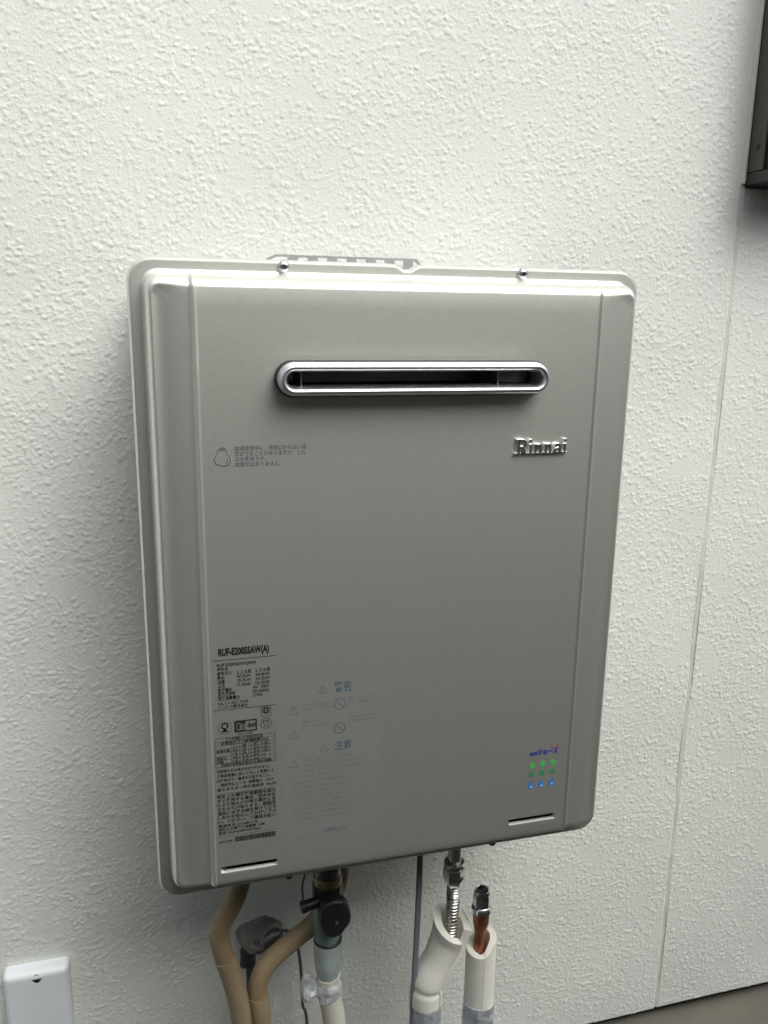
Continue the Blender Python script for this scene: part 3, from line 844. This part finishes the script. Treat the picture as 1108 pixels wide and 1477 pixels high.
# corrugated stainless hose with nut, in a slit foam sleeve
hx, hy = .1010, -.120
fh = empty('flexible_hose', 'corrugated stainless water hose with a chrome nut, joined to the heater', 'hose')
V, F = lathe([(-.287, .0082), (-.3800, .0082)], (hx, hy, 0), (0, 0, 1), 24); mesh('nipple', V, F, M_CHROME, fh)
V, F = lathe([(-.3735, .0116), (-.3750, .0126), (-.3790, .0126), (-.3800, .0110)], (hx, hy, 0), (0, 0, 1), 30); mesh('lock_ring', V, F, M_STEEL, fh, 30)
V, F = lathe([(-.3802, .0108), (-.3815, .0124), (-.3835, .0132), (-.3960, .0132), (-.3990, .0122), (-.4040, .0096), (-.4065, .0086)], (hx, hy, 0), (0, 0, 1), 6); mesh('union_nut', V, F, M_CHROME, fh, 15)
hp = catmull([(hx, hy, -.4050), (hx, hy, -.435), (hx - .001, hy + .001, -.470), (hx - .006, hy + .002, -.495), (hx - .018, hy + .002, -.522), (hx - .028, hy + .002, -.55), (hx - .030, hy + .002, -.60)], 40)
V, F = tube(hp, lambda t: .0072 + .0011 * math.sin(t * 2 * math.pi * 46), 22); mesh('corrugated_tube', V, F, M_STEEL, fh, 80)
sp_ = catmull([(hx + .001, hy + .001, -.4600), (hx - .002, hy + .003, -.480), (hx - .013, hy + .003, -.507), (hx - .0265, hy + .002, -.532), (hx - .0300, hy + .002, -.548), (hx - .0305, hy + .002, -.566)], 9)
def fold(t, a):
    # the end flares and the cut faces the room a little; a crease where the sleeve bends
    k_ = max(0, 1 - t * 2.6)
    cr = -.0018 * math.exp(-((t - .74) / .05) ** 2)
    return np.array((-math.sin(a) * (.0034 * k_ + cr), -math.cos(a) * (.0034 * k_ + cr), k_ * (-.0095 * math.cos(a) + .004 * math.sin(a))))
V, F = csleeve(sp_, .0202, .0106, lambda t: 1.05 - .87 * min(t / .60, 1), -0.72, top_shear=fold)
tag(mesh('foam_sleeve', V, F, M_FOAM, None, 50), 'white foam sleeve slit open and bent around the corrugated hose', 'insulation', 'white foam pipe insulation')

# open copper pipe with a chrome nut, in a straight foam sleeve
px_, py_ = .1385, -.120
cp = empty('copper_pipe', 'disconnected tarnished copper pipe with an open chrome nut on top', 'pipe')
V, F = tube([(px_ - .0015 * max(0, (-z - .48) / .08), py_, z) for z in np.linspace(-.4480, -.56, 22)], lambda t: .0106 - .0012 * min(t / .08, 1) - .0022 * min(max((t - .16) / .18, 0), 1) + .0006 * math.sin(t * 17), 22); mesh('pipe', V, F, M_COPPER, cp, 60)
V, F = lathe([(-.4500, .0108), (-.4488, .0120), (-.4440, .0124), (-.4420, .0112), (-.4408, .0100)], (px_, py_, 0), (0, 0, 1), 28); mesh('collar', V, F, M_CHROME, cp, 30)
V, F = lathe([(-.4405, .0106), (-.4270, .0106), (-.4250, .0100), (-.4235, .0097)], (px_, py_, 0), (0, 0, 1), 8, cap=False)
V2, F2 = lathe([(-.4245, .0097), (-.4210, .0094), (-.4200, .0090), (-.4196, .0080), (-.4202, .0071), (-.4360, .0069)], (px_, py_, 0), (0, 0, 1), 28, cap=False)
V, F = merge((V, F), (V2, F2)); nt = mesh('union_nut', V, F, M_CHROME, cp, 20)
V, F = lathe([(-.4290, .0071), (-.4288, .0071)], (px_, py_, 0), (0, 0, 1), 24); mesh('bore_shade_disc', V, F, M_BLACK, nt, 20)  # black disc set in the nut for the shade down its opening
def shear(t, a):
    # stepped cut: the right and rear of the top end stand higher than the front left
    k_ = max(0, 1 - t * 2.6)
    return np.array((0, 0, k_ * (.0085 * math.tanh(2.6 * (-math.sin(a) - .25)) - .004 * math.cos(a))))
V, F = csleeve([(px_ + .002, py_, z) for z in np.linspace(-.4925, -.580, 16)], .0186, .0104, lambda t: .012, 0.12, top_shear=shear)
tag(mesh('foam_sleeve', V, F, M_FOAM, None, 50), 'straight white foam sleeve around the open copper pipe', 'insulation', 'white foam pipe insulation')

# crinkled aluminium tape on the lower pipes
def taped(x, y, z0, r, seed):
    q = random.Random(seed); R = []
    for i, z in enumerate(np.concatenate([np.linspace(z0, z0 - .16, 24), [GZ]])):
        R.append([(x + (r + q.uniform(-.0011, .0011)) * math.cos(b), y + (r + q.uniform(-.0011, .0011)) * math.sin(b), z + q.uniform(-.001, .001) * (i not in (24,))) for b in np.linspace(0, 2 * math.pi, 22, endpoint=False)])
    return loft(R, True, True)
V, F = taped(hx - .0300, hy + .002, -.5625, .0196, 6)
tag(mesh('taped_pipe', V, F, M_TAPE, None, 18), 'pipe wrapped in crinkled silver tape below the bent foam sleeve', 'pipe', 'silver-taped pipes')
V, F = taped(px_ + .002, py_, -.578, .0196, 9)
tag(mesh('taped_pipe', V, F, M_TAPE, None, 18), 'pipe wrapped in crinkled silver tape below the straight foam sleeve', 'pipe', 'silver-taped pipes')

# ================================================================ WHITE WALL BOX, lower left
bx = empty('cover_box', 'white plastic cover box with one small hole, low on the wall', 'box')
X0, X1, Z1, Z0 = -.4215, -.3480, -.5085, -.632
R = []
for d, y in ((0, .002), (0, -.012)):
    R.append([(a, y, b) for a, b in rrect(X0 + d, X1 - d, Z0 + d, Z1 - d, .006, 8)])
for i in range(1, 9):
    a = i / 8 * math.pi / 2; d = .0075 * (1 - math.cos(a))
    R.append([(p_, -.012 - .008 * math.sin(a), q_) for p_, q_ in rrect(X0 + d, X1 - d, Z0 + d, Z1 - d, .006 - .0025 * i / 8, 8)])
# front face with a hole: bridge from the outline to a circle of the same point count
n = len(R[-1]); cxh, czh = -.3838, -.5175
out = R[-1]
circle_r = []
for (x, y, z) in out:
    a = math.atan2(z - czh, x - cxh); circle_r.append((cxh + .0060 * math.cos(a), -.020, czh + .0060 * math.sin(a)))
R.append(circle_r)
R.append([(x, -.0195, z) for x, y, z in circle_r])
R.append([(cxh + (x - cxh) * .9, -.008, czh + (z - czh) * .9) for x, y, z in circle_r])
V, F = loft(R, True, False)
mesh('cover', V, F, M_BOX, bx, 32)
V, F = lathe([(0, .0057), (.001, .0057)], (cxh, -.0182, czh), (0, -1, 0), 20); mesh('hole_shade_disc', V, F, M_BLACK, bx)  # black disc just behind the opening, colouring in its shade
